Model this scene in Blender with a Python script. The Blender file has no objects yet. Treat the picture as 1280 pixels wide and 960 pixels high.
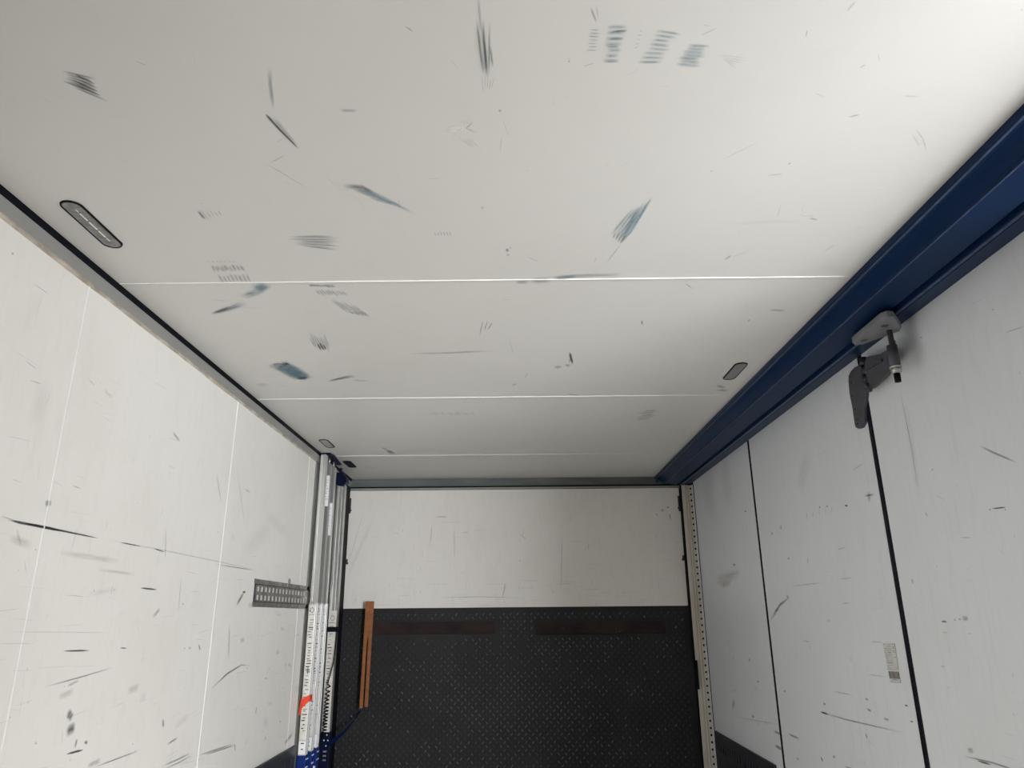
import bpy, bmesh, math, random
from mathutils import Vector, Matrix

# ------------------------------------------------------------------ camera
scn = bpy.context.scene
F_PX, PITCH, YAW, ROLL, CAM_Z = 898.6, 0.3128536, -0.0025876, -0.0089315, 1.5
cp, sp = math.cos(PITCH), math.sin(PITCH)
cy, sy = math.cos(YAW), math.sin(YAW)
cr, sr = math.cos(ROLL), math.sin(ROLL)
FWD = Vector((sy * cp, cy * cp, sp))
R0 = Vector((cy, -sy, 0))
U0 = R0.cross(FWD)
RT = R0 * cr + U0 * sr
UP = U0 * cr - R0 * sr
CAM = Vector((0, 0, CAM_Z))
cam_d = bpy.data.cameras.new('camera')
cam_d.sensor_width = 36.0
cam_d.lens = F_PX / 1280 * 36.0
cam_d.clip_start = 0.02
cam = bpy.data.objects.new('camera', cam_d)
m = Matrix((RT, UP, -FWD)).transposed().to_4x4()
m.translation = CAM
cam.matrix_world = m
scn.collection.objects.link(cam)
scn.camera = cam

# ------------------------------------------------------------------ light, sky, exposure
scn.view_settings.view_transform = 'Standard'
scn.view_settings.look = 'None'
scn.view_settings.gamma = 1.0
scn.view_settings.use_curve_mapping = False
scn.view_settings.exposure = 0.0

w = bpy.data.worlds.new('sky')
scn.world = w
w.use_nodes = True
bg = w.node_tree.nodes['Background']
bg.inputs['Color'].default_value = (0.80, 0.88, 1.0, 1)
bg.inputs['Strength'].default_value = 0.2

sun_d = bpy.data.lights.new('sun', 'SUN')
sun_d.energy = 17.5
sun_d.angle = 0.02
sun_d.color = (1.0, 0.985, 0.96)
sun = bpy.data.objects.new('sun', sun_d)
sun.rotation_euler = Vector((-1.0, 0.83, -0.655)).to_track_quat('-Z', 'Y').to_euler()
sun.location = (3, 4, 8)
scn.collection.objects.link(sun)


def area(name, loc, direction, sx, sy_, power, color):
    d = bpy.data.lights.new(name, 'AREA')
    d.shape = 'RECTANGLE'
    d.size, d.size_y = sx, sy_
    d.energy = power
    d.color = color
    o = bpy.data.objects.new(name, d)
    o.location = loc
    o.rotation_euler = Vector(direction).to_track_quat('-Z', 'Y').to_euler()
    scn.collection.objects.link(o)
    return o


# daylight that comes in through the open side door behind the camera, on the right
area('door_sky_light', (2.4, -1.2, 1.9), (-.75, 1, -.1), 1.2, .9, 290, (0.97, 0.985, 1.0))
area('door_yard_light', (2.6, -1.4, .5), (-.75, 1, .2), 1.2, .8, 30, (1.0, 0.99, 0.97))

# ------------------------------------------------------------------ helpers
XL, XR, ZC, YB = -1.2, 1.28, 2.465, 5.235          # left wall, right wall, ceiling, rear plane
Y0 = -1.2                                           # bulkhead behind the camera


def ray(u, v):
    return RT * ((u - 640) / F_PX) - UP * ((v - 480) / F_PX) + FWD


def onx(u, v, x):
    d = ray(u, v)
    return CAM + d * (x / d.x)


def ony(u, v, y):
    d = ray(u, v)
    return CAM + d * (y / d.y)


def onz(u, v, z):
    d = ray(u, v)
    return CAM + d * ((z - CAM_Z) / d.z)


def link(o, parent=None):
    scn.collection.objects.link(o)
    if parent is not None:
        o.parent = parent
    return o


def obj(name, bm, mats, parent=None, bevel=0, smooth=False):
    me = bpy.data.meshes.new(name)
    bmesh.ops.recalc_face_normals(bm, faces=bm.faces[:]) if not bm.faces.layers.int.get('keep') else None
    bm.to_mesh(me)
    bm.free()
    if not isinstance(mats, (list, tuple)):
        mats = [mats]
    for mt in mats:
        me.materials.append(mt)
    o = bpy.data.objects.new(name, me)
    if parent is not None:
        o.location = -parent.location
    link(o, parent)
    if smooth:
        for p in me.polygons:
            p.use_smooth = True
    if bevel:
        b = o.modifiers.new('bevel', 'BEVEL')
        b.width = bevel
        b.segments = 2
        b.limit_method = 'ANGLE'
    return o


def thing(name, label, cat, loc=(0, 0, 0), group=None):
    o = bpy.data.objects.new(name, None)
    o.location = loc
    o.empty_display_size = 0.1
    link(o)
    o['label'] = label
    o['category'] = cat
    if group:
        o['group'] = group
    return o


def tag(o, label, cat, group=None):
    o['label'] = label
    o['category'] = cat
    if group:
        o['group'] = group
    return o


def struct(name, bm, mats, **k):
    o = obj(name, bm, mats, **k)
    o['kind'] = 'structure'
    return o


def BM():
    return bmesh.new()


def box(bm, x0, x1, y0, y1, z0, z1, mi=0):
    v = [bm.verts.new(p) for p in ((x0, y0, z0), (x1, y0, z0), (x1, y1, z0), (x0, y1, z0),
                                   (x0, y0, z1), (x1, y0, z1), (x1, y1, z1), (x0, y1, z1))]
    for f in ((0, 3, 2, 1), (4, 5, 6, 7), (0, 1, 5, 4), (1, 2, 6, 5), (2, 3, 7, 6), (3, 0, 4, 7)):
        fc = bm.faces.new([v[i] for i in f])
        fc.material_index = mi
    return bm


def prism(bm, pts, axis, a0, a1, mi=0, caps=True):
    """pts: closed 2D outline; axis x -> (y,z), y -> (x,z), z -> (x,y)."""
    def P(p, a):
        return {'x': (a, p[0], p[1]), 'y': (p[0], a, p[1]), 'z': (p[0], p[1], a)}[axis]
    A = [bm.verts.new(P(p, a0)) for p in pts]
    B = [bm.verts.new(P(p, a1)) for p in pts]
    n = len(pts)
    for i in range(n):
        f = bm.faces.new((A[i], A[(i + 1) % n], B[(i + 1) % n], B[i]))
        f.material_index = mi
    if caps:
        for L in (A[::-1], B):
            f = bm.faces.new(L)
            f.material_index = mi
    return bm


def cyl(bm, p0, p1, r0, r1=None, seg=20, mi=0):
    p0, p1 = Vector(p0), Vector(p1)
    r1 = r0 if r1 is None else r1
    d = (p1 - p0).normalized()
    a = d.orthogonal().normalized()
    b = d.cross(a)
    A, B = [], []
    for i in range(seg):
        t = 2 * math.pi * i / seg
        o = a * math.cos(t) + b * math.sin(t)
        A.append(bm.verts.new(p0 + o * r0))
        B.append(bm.verts.new(p1 + o * r1))
    for i in range(seg):
        f = bm.faces.new((A[i], A[(i + 1) % seg], B[(i + 1) % seg], B[i]))
        f.material_index = mi
        f.smooth = True
    for L in (A[::-1], B):
        f = bm.faces.new(L)
        f.material_index = mi
    return bm


def tube(bm, pts, r, seg=8, mi=0):
    pts = [Vector(p) for p in pts]
    prev = None
    rings = []
    for i, p in enumerate(pts):
        d = (pts[min(i + 1, len(pts) - 1)] - pts[max(i - 1, 0)]).normalized()
        if prev is None:
            a = d.orthogonal().normalized()
        else:
            a = (prev - d * prev.dot(d)).normalized()
        prev = a
        b = d.cross(a)
        rings.append([bm.verts.new(p + (a * math.cos(2 * math.pi * k / seg) + b * math.sin(2 * math.pi * k / seg)) * r)
                      for k in range(seg)])
    for A, B in zip(rings, rings[1:]):
        for k in range(seg):
            f = bm.faces.new((A[k], A[(k + 1) % seg], B[(k + 1) % seg], B[k]))
            f.material_index = mi
            f.smooth = True
    for L in (rings[0][::-1], rings[-1]):
        f = bm.faces.new(L)
        f.material_index = mi
    return bm


def stadium(cx, cy_, w_, l_, n=10, r=None):
    """rounded-end outline in x,y; long along y. r: corner radius (w/2 gives a full round end)"""
    r = w_ / 2 if r is None else r
    out = []
    for sx_, sy2, a0 in ((1, 1, 0), (-1, 1, 90), (-1, -1, 180), (1, -1, 270)):
        ox, oy = cx + sx_ * (w_ / 2 - r), cy_ + sy2 * (l_ / 2 - r)
        for k in range(n + 1):
            t = math.radians(a0 + 90 * k / n)
            out.append((ox + r * math.cos(t), oy + r * math.sin(t)))
    return out


# ------------------------------------------------------------------ materials
def node_mat(name):
    mt = bpy.data.materials.new(name)
    mt.use_nodes = True
    nt = mt.node_tree
    return mt, nt, nt.nodes['Principled BSDF']


def N(nt, kind, **k):
    n = nt.nodes.new(kind)
    for a, b in k.items():
        setattr(n, a, b)
    return n


def mixc(nt, fac, a, b, blend='MIX'):
    n = N(nt, 'ShaderNodeMix', data_type='RGBA', blend_type=blend)
    for s, v in (('Factor', fac), ('A', a), ('B', b)):
        i = [q for q in n.inputs if q.name == s and (q.type == 'RGBA' or s == 'Factor' and q.type == 'VALUE')][0]
        if hasattr(v, 'links'):
            nt.links.new(v, i)
        else:
            i.default_value = v if s == 'Factor' else (*v, 1)
    return [q for q in n.outputs if q.type == 'RGBA'][0]


def noise(nt, scale, detail=4, rough=0.55, vec_scale=None, coord='Object'):
    tc = N(nt, 'ShaderNodeTexCoord')
    n = N(nt, 'ShaderNodeTexNoise')
    n.inputs['Scale'].default_value = scale
    n.inputs['Detail'].default_value = detail
    n.inputs['Roughness'].default_value = rough
    if vec_scale:
        mp = N(nt, 'ShaderNodeMapping')
        mp.inputs['Scale'].default_value = vec_scale
        nt.links.new(tc.outputs[coord], mp.inputs['Vector'])
        nt.links.new(mp.outputs['Vector'], n.inputs['Vector'])
    else:
        nt.links.new(tc.outputs[coord], n.inputs['Vector'])
    return n.outputs['Fac']


def ramp(nt, src, lo, hi, a=0.0, b=1.0):
    r = N(nt, 'ShaderNodeMapRange')
    r.inputs['From Min'].default_value = lo
    r.inputs['From Max'].default_value = hi
    r.inputs['To Min'].default_value = a
    r.inputs['To Max'].default_value = b
    nt.links.new(src, r.inputs['Value'])
    return r.outputs['Result']


def bump(nt, bs, src, strength, dist=0.002):
    b = N(nt, 'ShaderNodeBump')
    b.inputs['Strength'].default_value = strength
    b.inputs['Distance'].default_value = dist
    nt.links.new(src, b.inputs['Height'])
    nt.links.new(b.outputs['Normal'], bs.inputs['Normal'])


def panel_mat(name, col, dirt, stretch=(1, 1, 1), rough=0.42, dirt_amt=0.35, fine=0.25, grain=0.15):
    """painted / gel-coated sandwich panel with soft mottling and faint streaks"""
    mt, nt, bs = node_mat(name)
    big = ramp(nt, noise(nt, 1.6, 5, 0.6), 0.42, 0.72, 0, dirt_amt)
    c = mixc(nt, big, col, dirt)
    fin = ramp(nt, noise(nt, 9, 6, 0.7, stretch), 0.52, 0.80, 0, fine)
    c = mixc(nt, fin, c, tuple(q * 0.82 for q in dirt))
    nt.links.new(c, bs.inputs['Base Color'])
    bs.inputs['Roughness'].default_value = rough
    bump(nt, bs, noise(nt, 60, 4, 0.6, stretch), grain, 0.0006)
    return mt


def plain(name, col, rough=0.5, metal=0.0, vary=0.12, scale=12, bmp=0.0, stretch=None, dirt=None, spec=0.5):
    mt, nt, bs = node_mat(name)
    bs.inputs['Specular IOR Level'].default_value = spec
    f = ramp(nt, noise(nt, scale, 5, 0.6, stretch), 0.35, 0.7)
    c = mixc(nt, f, col, dirt or tuple(q * (1 - vary) for q in col))
    nt.links.new(c, bs.inputs['Base Color'])
    bs.inputs['Roughness'].default_value = rough
    bs.inputs['Metallic'].default_value = metal
    if bmp:
        bump(nt, bs, noise(nt, scale * 6, 4), bmp, 0.001)
    return mt


def scuff_mat(name, col, alpha, streak=0.5, hard=False):
    """a rubbed mark: fades at its ends and sides, broken along its length"""
    mt, nt, bs = node_mat(name)
    bs.inputs['Base Color'].default_value = (*col, 1)
    bs.inputs['Roughness'].default_value = 0.55
    uv = N(nt, 'ShaderNodeUVMap', uv_map='fade')
    sx = N(nt, 'ShaderNodeSeparateXYZ')
    nt.links.new(uv.outputs['UV'], sx.inputs['Vector'])

    def edge(sock, k):
        a = N(nt, 'ShaderNodeMath', operation='SUBTRACT')
        nt.links.new(sock, a.inputs[0])
        a.inputs[1].default_value = 0.5
        b = N(nt, 'ShaderNodeMath', operation='ABSOLUTE')
        nt.links.new(a.outputs[0], b.inputs[0])
        return ramp(nt, b.outputs[0], 0.5, 0.5 - k, 0, 1)
    eu = edge(sx.outputs['X'], 0.08 if hard else 0.3)
    ev = edge(sx.outputs['Y'], 0.2 if hard else 0.35)
    suv = N(nt, 'ShaderNodeUVMap', uv_map='grain')
    n = N(nt, 'ShaderNodeTexNoise')
    n.inputs['Scale'].default_value = 1.0
    n.inputs['Detail'].default_value = 5
    n.inputs['Roughness'].default_value = 0.65
    nt.links.new(suv.outputs['UV'], n.inputs['Vector'])
    g = ramp(nt, n.outputs['Fac'], 0.5 - 0.28 * streak - 0.05, 0.5 + 0.12, 1 - streak, 1)
    p = None
    for s in (eu, ev, g):
        if p is None:
            p = s
            continue
        q = N(nt, 'ShaderNodeMath', operation='MULTIPLY')
        nt.links.new(p, q.inputs[0])
        nt.links.new(s, q.inputs[1])
        p = q.outputs[0]
    q = N(nt, 'ShaderNodeMath', operation='MULTIPLY')
    nt.links.new(p, q.inputs[0])
    q.inputs[1].default_value = alpha
    nt.links.new(q.outputs[0], bs.inputs['Alpha'])
    return mt


M_CEIL = panel_mat('ceiling_gelcoat', (0.650, 0.655, 0.640), (0.610, 0.608, 0.588), rough=0.38, dirt_amt=0.4, fine=0.12, grain=0.08)
M_WL = panel_mat('wall_gelcoat', (0.745, 0.735, 0.705), (0.66, 0.645, 0.61), (3, 3, 1), 0.45, 0.5, 0.3)
M_WR = panel_mat('door_gelcoat', (0.755, 0.79, 0.835), (0.685, 0.71, 0.735), (4, 4, 0.6), 0.42, 0.55, 0.35)
M_FLAP = panel_mat('flap_paint', (0.82, 0.80, 0.765), (0.73, 0.705, 0.665), (4, 4, 0.8), 0.45, 0.5, 0.3)
M_SEAL = plain('white_sealant', (0.76, 0.755, 0.73), 0.5, bmp=0.2)
M_BEIGE = plain('dirty_sealant', (0.55, 0.50, 0.43), 0.6, dirt=(0.22, 0.19, 0.15), scale=25, stretch=(1, .5, 1), bmp=0.3)
M_BLACK = plain('black_rubber', (0.006, 0.007, 0.010), 0.6, spec=.08)
M_GASKET = plain('door_gasket', (0.006, 0.009, 0.017), 0.5, spec=.12)
M_COVE = plain('grey_cove_profile', (0.30, 0.30, 0.295), 0.45, 0.2, scale=6)
M_GREYPOST = plain('grey_steel_post', (0.21, 0.21, 0.20), 0.5, 0.3, vary=.25, stretch=(1, 1, .15))
M_HEAD = plain('grey_green_header', (0.085, 0.10, 0.105), 0.5, 0.1, dirt=(0.15, 0.165, 0.165), scale=5, stretch=(.5, 1, 3))
M_GALV = plain('galvanised_edge', (0.33, 0.33, 0.31), 0.5, 0.5, scale=20)
M_NAVY = plain('navy_enamel', (0.0048, 0.0195, 0.066), 0.36, scale=4, dirt=(0.0062, 0.022, 0.069), bmp=0.02, spec=.09)
M_NAVY_D = plain('navy_edge_highlight', (0.060, 0.080, 0.140), 0.35, scale=30, dirt=(0.014, 0.028, 0.072), spec=.3)
M_ALU = plain('anodised_aluminium', (0.62, 0.62, 0.60), 0.36, 0.75, vary=.2, scale=10, stretch=(1, 1, .1))
M_ALU_D = plain('dull_aluminium', (0.34, 0.34, 0.33), 0.45, 0.6, vary=.25, scale=10, stretch=(1, 1, .1))
M_STEEL = plain('zinc_steel', (0.30, 0.285, 0.27), 0.42, 0.7, dirt=(0.15, 0.13, 0.115), scale=22, bmp=0.1)
M_HINGE = plain('grey_cast_hinge', (0.088, 0.088, 0.104), 0.5, 0.2, vary=.3, scale=18, bmp=0.15)
M_HPLATE = plain('zinc_hinge_plate', (0.23, 0.23, 0.255), 0.5, 0.2, vary=.2, scale=15, bmp=0.1)
M_BOLT = plain('bright_zinc', (0.55, 0.54, 0.52), 0.35, 0.85)
M_TREAD = plain('dark_tread_plate', (0.027, 0.026, 0.028), 0.55, 0.0, dirt=(0.019, 0.018, 0.021), scale=3, bmp=0.1, spec=.2)
M_WORN = plain('worn_tread_lozenge', (0.20, 0.19, 0.187), 0.45, 0.2, vary=.65, scale=14)
M_RUST = plain('rusty_brown_recess', (0.042, 0.028, 0.026), 0.7, dirt=(0.018, 0.012, 0.014), scale=9, stretch=(.6, 1, 1), bmp=0.4, spec=.15)
M_KICK = plain('dark_kick_rail', (0.045, 0.048, 0.058), 0.45, 0.2, vary=.3, scale=8, spec=.25)
M_FLOOR = plain('worn_plywood_floor', (0.44, 0.41, 0.37), 0.7, dirt=(0.30, 0.27, 0.24), scale=6, stretch=(4, .5, 1), bmp=0.2)
M_FRONT = plain('dark_bulkhead', (0.10, 0.10, 0.10), 0.7)
M_STICK = plain('cream_label', (0.72, 0.71, 0.66), 0.45, dirt=(0.60, 0.58, 0.52), scale=30)
M_WSTICK = plain('white_label', (0.86, 0.87, 0.88), 0.4, vary=.04)
M_LSTICK = plain('pale_blue_label', (0.52, 0.54, 0.62), 0.45, dirt=(0.40, 0.42, 0.52), scale=40, stretch=(1, 1, .2))
M_INK = plain('printed_ink', (0.06, 0.06, 0.065), 0.5)
M_PALEINK = plain('pale_ink', (0.45, 0.45, 0.46), 0.5)
M_BLUE = plain('blue_enamel', (0.004, 0.025, 0.17), 0.4, scale=20, spec=.25)
M_BLUE_D = plain('dark_blue_enamel', (0.004, 0.007, 0.030), 0.4, spec=.15)
M_RED = plain('red_tape', (0.85, 0.075, 0.04), 0.4)
M_ORANGE = plain('orange_webbing', (0.34, 0.125, 0.045), 0.85, dirt=(0.20, 0.085, 0.04), scale=5, stretch=(1, 1, 3), bmp=0.3)
M_BLUESTRAP = plain('blue_webbing', (0.004, 0.011, 0.085), 0.7, bmp=0.2, spec=.1)
M_LATCH = plain('dark_latch', (0.05, 0.05, 0.052), 0.5, 0.3)
M_CREAM = plain('cream_rail', (0.66, 0.62, 0.56), 0.5, dirt=(0.50, 0.45, 0.39), scale=8, stretch=(1, 1, .3))
M_LENS = plain('clear_lamp_lens', (0.15, 0.15, 0.155), 0.25, 0.1, dirt=(0.27, 0.27, 0.275), scale=45)
M_LENS_L = plain('frosted_lamp_lens', (0.30, 0.29, 0.28), 0.3, 0.1, scale=60)
M_LED = plain('white_led_strip', (0.85, 0.84, 0.80), 0.4)
M_YELLOW = plain('stained_lath', (0.22, 0.155, 0.07), 0.6, vary=.4)
M_OUT = plain('sunlit_concrete_yard', (0.42, 0.41, 0.39), 0.9, scale=2)

K_DARK = scuff_mat('scuff_black', (0.06, 0.06, 0.065), 0.62, 0.85)
K_HARD = scuff_mat('scratch_black', (0.03, 0.03, 0.035), 0.88, 0.45, True)
K_BLUE = scuff_mat('scuff_blue', (0.20, 0.32, 0.39), 0.58, 0.8)
K_GREY = scuff_mat('scuff_grey', (0.26, 0.27, 0.29), 0.42, 0.85)
K_FAINT = scuff_mat('scuff_faint', (0.38, 0.375, 0.36), 0.26, 0.9)
K_BROWN = scuff_mat('smear_brown', (0.46, 0.36, 0.28), 0.24, 0.9)
K_WHITE = scuff_mat('scratch_dent_white', (0.88, 0.88, 0.86), 0.5, 0.4)
K_HAZE = scuff_mat('grime_haze', (0.40, 0.39, 0.37), 0.09, 0.9)
KS = [K_DARK, K_HARD, K_BLUE, K_GREY, K_FAINT, K_BROWN, K_WHITE, K_HAZE]
D, H, B, G, F_, W_, L_, Z_ = range(8)          # indices into KS


class Marks:
    """scuffs rubbed into one surface, kept in that surface's own mesh"""

    def __init__(self, bm, base, to3, normal, off=0.0006, seed=1):
        self.bm, self.base, self.to3, self.n = bm, base, to3, Vector(normal)
        self.off = off
        self.fade = bm.loops.layers.uv.get('fade') or bm.loops.layers.uv.new('fade')
        self.grain = bm.loops.layers.uv.get('grain') or bm.loops.layers.uv.new('grain')
        self.rnd = random.Random(seed)
        self.k = 0

    def ribbon3(self, pts, widths, mi, along=14, across=2.2):
        """pts: 3D points on the surface; widths in metres"""
        self.k += 1
        off = self.n * (self.off + 0.00004 * (self.k % 30))
        n = len(pts)
        s1, s2 = self.rnd.uniform(0, 900), self.rnd.uniform(0, 900)
        L = [0]
        for a, b in zip(pts, pts[1:]):
            L.append(L[-1] + (b - a).length)
        tot = max(L[-1], 1e-6)
        rows = []
        for i, p in enumerate(pts):
            d = (pts[min(i + 1, n - 1)] - pts[max(i - 1, 0)]).normalized()
            s = d.cross(self.n).normalized() * widths[i] / 2
            rows.append((self.bm.verts.new(p + s + off), self.bm.verts.new(p - s + off), L[i] / tot, L[i]))
        wm = max(widths)
        if mi == F_ and wm > 0.014:
            mi = Z_
        if mi == H and wm > 0.004 and tot < 0.04 and tot < wm * 2.2:
            mi = D
        for (a, b, t0, l0), (c, d, t1, l1) in zip(rows, rows[1:]):
            f = self.bm.faces.new((a, b, d, c))
            f.material_index = self.base + mi
            for lp, (u, v, l) in zip(f.loops, ((t0, 0, l0), (t0, 1, l0), (t1, 1, l1), (t1, 0, l1))):
                lp[self.fade].uv = (u, v)
                lp[self.grain].uv = (s1 + l * along, s2 + v * across * (1 + wm * 60))

    def line(self, px, w, mi, w2=None, sub=3):
        """px: picture points projected onto this surface, w: width in picture pixels there"""
        pp = []
        for (a, b) in zip(px, px[1:]):
            for k in range(sub):
                t = k / sub
                pp.append((a[0] + (b[0] - a[0]) * t, a[1] + (b[1] - a[1]) * t))
        pp.append(px[-1])
        pts = [self.to3(*p) for p in pp]
        n = len(pts)
        ws = []
        for i, p in enumerate(pp):
            q0 = pp[max(i - 1, 0)]
            q1 = pp[min(i + 1, n - 1)]
            dx, dy = q1[0] - q0[0], q1[1] - q0[1]
            l = math.hypot(dx, dy) or 1
            ww = w if w2 is None else w + (w2 - w) * i / (n - 1)
            a = self.to3(p[0] - dy / l * ww / 2, p[1] + dx / l * ww / 2)
            b = self.to3(p[0] + dy / l * ww / 2, p[1] - dx / l * ww / 2)
            ws.append((a - b).length)
        if mi == H and len(ws) > 2:
            ws = [q * (.6 if self.n.x < 0 else .85) for q in ws]
            ws[0] *= .25; ws[-1] *= .25
        self.ribbon3(pts, ws, mi)

    def hatch(self, quad, n, w, mi, jit=0.15):
        """n parallel strokes; quad = start0, end0, start1, end1 in picture points"""
        (s0, e0, s1, e1) = quad
        for i in range(n):
            t = i / (n - 1) if n > 1 else 0
            r = self.rnd
            a = (s0[0] + (s1[0] - s0[0]) * t, s0[1] + (s1[1] - s0[1]) * t)
            b = (e0[0] + (e1[0] - e0[0]) * t, e0[1] + (e1[1] - e0[1]) * t)
            dx, dy = b[0] - a[0], b[1] - a[1]
            j0, j1 = r.uniform(-jit, jit), r.uniform(-jit, jit)
            self.line([(a[0] + dx * j0, a[1] + dy * j0), (b[0] + dx * j1, b[1] + dy * j1)], w * (r.uniform(1.0, 1.35) if mi == B else r.uniform(.7, 1.0)), mi)

    def blob(self, x, y, r, mi):
        self.line([(x - r, y), (x + r, y)], 2 * r, mi, sub=2)


# ------------------------------------------------------------------ the box: floor, ceiling, walls
bm = BM(); box(bm, -1.26, 1.34, Y0, 5.42, -0.06, 0)
struct('floor', bm, M_FLOOR)
bm = BM(); box(bm, -60, 60, -60, 60, -1.30, -1.2)
struct('ground', bm, M_OUT)

# ceiling with its sealed panel joints and all the rubbed marks
bm = BM()
box(bm, -1.26, 1.34, Y0, 5.42, ZC, ZC + 0.06)
for y_ in (1.963, 3.175, 4.414):
    hw = 0.0022
    prism(bm, [(y_ - hw, ZC), (y_ - hw * .5, ZC - 0.0022), (y_ + hw * .5, ZC - 0.0022), (y_ + hw, ZC)], 'x', -1.185, 1.02, 1)
mk = Marks(bm, 2, lambda u, v: onz(u, v, ZC), (0, 0, -1), seed=5)
# black and blue tyre-like rubs, left part
mk.hatch([(76, 88), (118, 98), (84, 105), (130, 124)], 7, 3.2, D)
mk.hatch([(92, 92), (122, 106), (96, 106), (128, 120)], 4, 2.4, H)
mk.line([(337, 84), (338, 105), (342, 137)], 7, B, 4)
mk.line([(331, 141), (350, 162), (374, 186)], 4, H, 2)
mk.line([(340, 144), (356, 164), (373, 182)], 7, G, 3)
mk.line([(345, 178), (355, 172)], 1.2, F_)
mk.line([(326, 201), (350, 214), (390, 239)], 1.6, G, 1)
mk.line([(338, 203), (357, 193)], 1.5, G)
mk.line([(402, 215), (420, 232), (450, 250), (458, 267)], 1.2, F_)
mk.line([(428, 232), (452, 233), (470, 243)], 7, D, 5)
mk.line([(448, 235), (476, 246), (520, 267)], 12, B, 2)
mk.line([(440, 233), (470, 246)], 7, B)
mk.line([(462, 245), (498, 256)], 8, B, 4)
mk.hatch([(246, 262), (257, 275), (272, 262), (278, 270)], 6, 1.6, G)
mk.line([(247, 262), (257, 274)], 3, D)
mk.hatch([(352, 296), (418, 294), (372, 306), (418, 312)], 8, 2.2, G)
mk.hatch([(366, 296), (419, 295), (385, 307), (420, 311)], 5, 2.4, G)
mk.line([(400, 295), (420, 305)], 16, F_)
mk.hatch([(263, 331), (269, 340), (300, 331), (306, 338)], 9, 2.4, F_)
mk.hatch([(265, 331), (270, 339), (300, 330), (305, 339)], 8, 3, G)
mk.hatch([(273, 343), (279, 353), (308, 342), (313, 353)], 8, 3, G)
mk.hatch([(259, 325), (262, 328), (290, 325), (295, 328)], 7, 2, F_)
mk.line([(333, 353), (322, 364), (302, 372)], 11, B, 7)
mk.line([(334, 355), (320, 362)], 8, B, 12)
mk.line([(307, 377), (292, 384), (264, 393)], 8, B, 3)
mk.line([(290, 383), (264, 392)], 5, D, 2)
mk.line([(262, 374), (290, 376)], 1.2, F_)
mk.line([(300, 384), (330, 385)], 3, F_)
mk.hatch([(385, 355), (392, 358), (412, 355), (420, 359)], 8, 2, D)
mk.hatch([(394, 362), (402, 370), (426, 363), (434, 369)], 9, 2.2, G)
mk.hatch([(412, 374), (436, 391), (440, 379), (462, 396)], 9, 1.6, G)
mk.hatch([(436, 389), (444, 393), (454, 389), (462, 396)], 6, 2, G)
mk.hatch([(386, 418), (396, 438), (405, 418), (413, 438)], 8, 2.1, G)
mk.hatch([(396, 428), (402, 438), (404, 430), (408, 438)], 3, 2, H)
mk.line([(338, 455), (362, 461), (386, 474)], 13, B, 8)
mk.hatch([(339, 455), (372, 474), (358, 453), (392, 476)], 6, 4.5, B)
mk.hatch([(340, 454), (346, 456), (356, 452), (362, 456)], 6, 1.5, D)
mk.line([(408, 477), (425, 473), (444, 469)], 1.5, D, 4.5)
mk.line([(440, 475), (462, 476)], 1.6, G)
mk.line([(322, 479), (334, 482)], 6, W_)
mk.line([(345, 480), (362, 483)], 3, F_)
mk.line([(195, 353), (180, 357)], 1, F_)
# middle
mk.hatch([(596, 26), (604, 92), (612, 22), (611, 98)], 3, 3.4, D)
mk.line([(598, 30), (600, 62), (606, 92)], 5, G)
mk.line([(605, 50), (609, 96)], 6, B, 3)
mk.line([(602, 28), (606, 60), (609, 96)], 4, D)
mk.line([(613, 56), (616, 84)], 3.4, D)
mk.line([(598, -5), (601, 40)], 4, G)
mk.hatch([(602, 92), (604, 114), (618, 96), (614, 110)], 5, 1.4, G)
mk.blob(625, 138, 2.4, H)
mk.line([(628, 146), (636, 172)], 1, F_)
mk.line([(627, 170), (625, 190)], 1.3, G)
mk.line([(572, 151), (592, 153)], 6, F_)
mk.line([(592, 151), (583, 160), (596, 166)], 2.4, G)
mk.line([(556, 160), (582, 161)], 9, L_)  # pale side of a small ceiling dent, its shading painted as a mark
mk.hatch([(574, 172), (590, 184), (584, 170), (598, 183)], 5, 1.2, F_)
mk.line([(506, 32), (517, 39)], 1.8, D)
mk.line([(424, 137), (448, 138)], 5, G)
mk.hatch([(543, 289), (545, 295), (562, 289), (564, 294)], 6, 2, G)
mk.blob(603, 259, 2, G)
mk.blob(634, 312, 3, H); mk.blob(635, 318, 2, G); mk.blob(638, 309, 1.6, G)
mk.line([(658, 320), (674, 327)], 1.2, G)
mk.hatch([(604, 399), (600, 417), (615, 403), (610, 412)], 3, 1.8, D)
mk.line([(512, 442), (560, 441), (620, 438)], 2.4, G)
mk.line([(712, 440), (716, 455)], 3.4, H)
mk.line([(714, 441), (711, 456)], 1.4, G)
mk.line([(693, 458), (702, 459)], 4.5, G); mk.line([(706, 457), (713, 456)], 4, G)
mk.line([(637, 425), (642, 443)], 1, F_)
mk.line([(640, 482), (646, 479)], 1.6, G)
mk.line([(660, 465), (655, 474)], 1.2, F_)
mk.line([(708, 492), (726, 494)], 2, G)
mk.line([(644, 352), (662, 352)], 6, G); mk.line([(662, 351), (690, 349)], 9, G)
mk.line([(684, 347), (730, 344), (775, 343)], 7, G, 4)
mk.line([(690, 348), (720, 345)], 5, B)
mk.line([(752, 344), (780, 343)], 8, F_)
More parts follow.
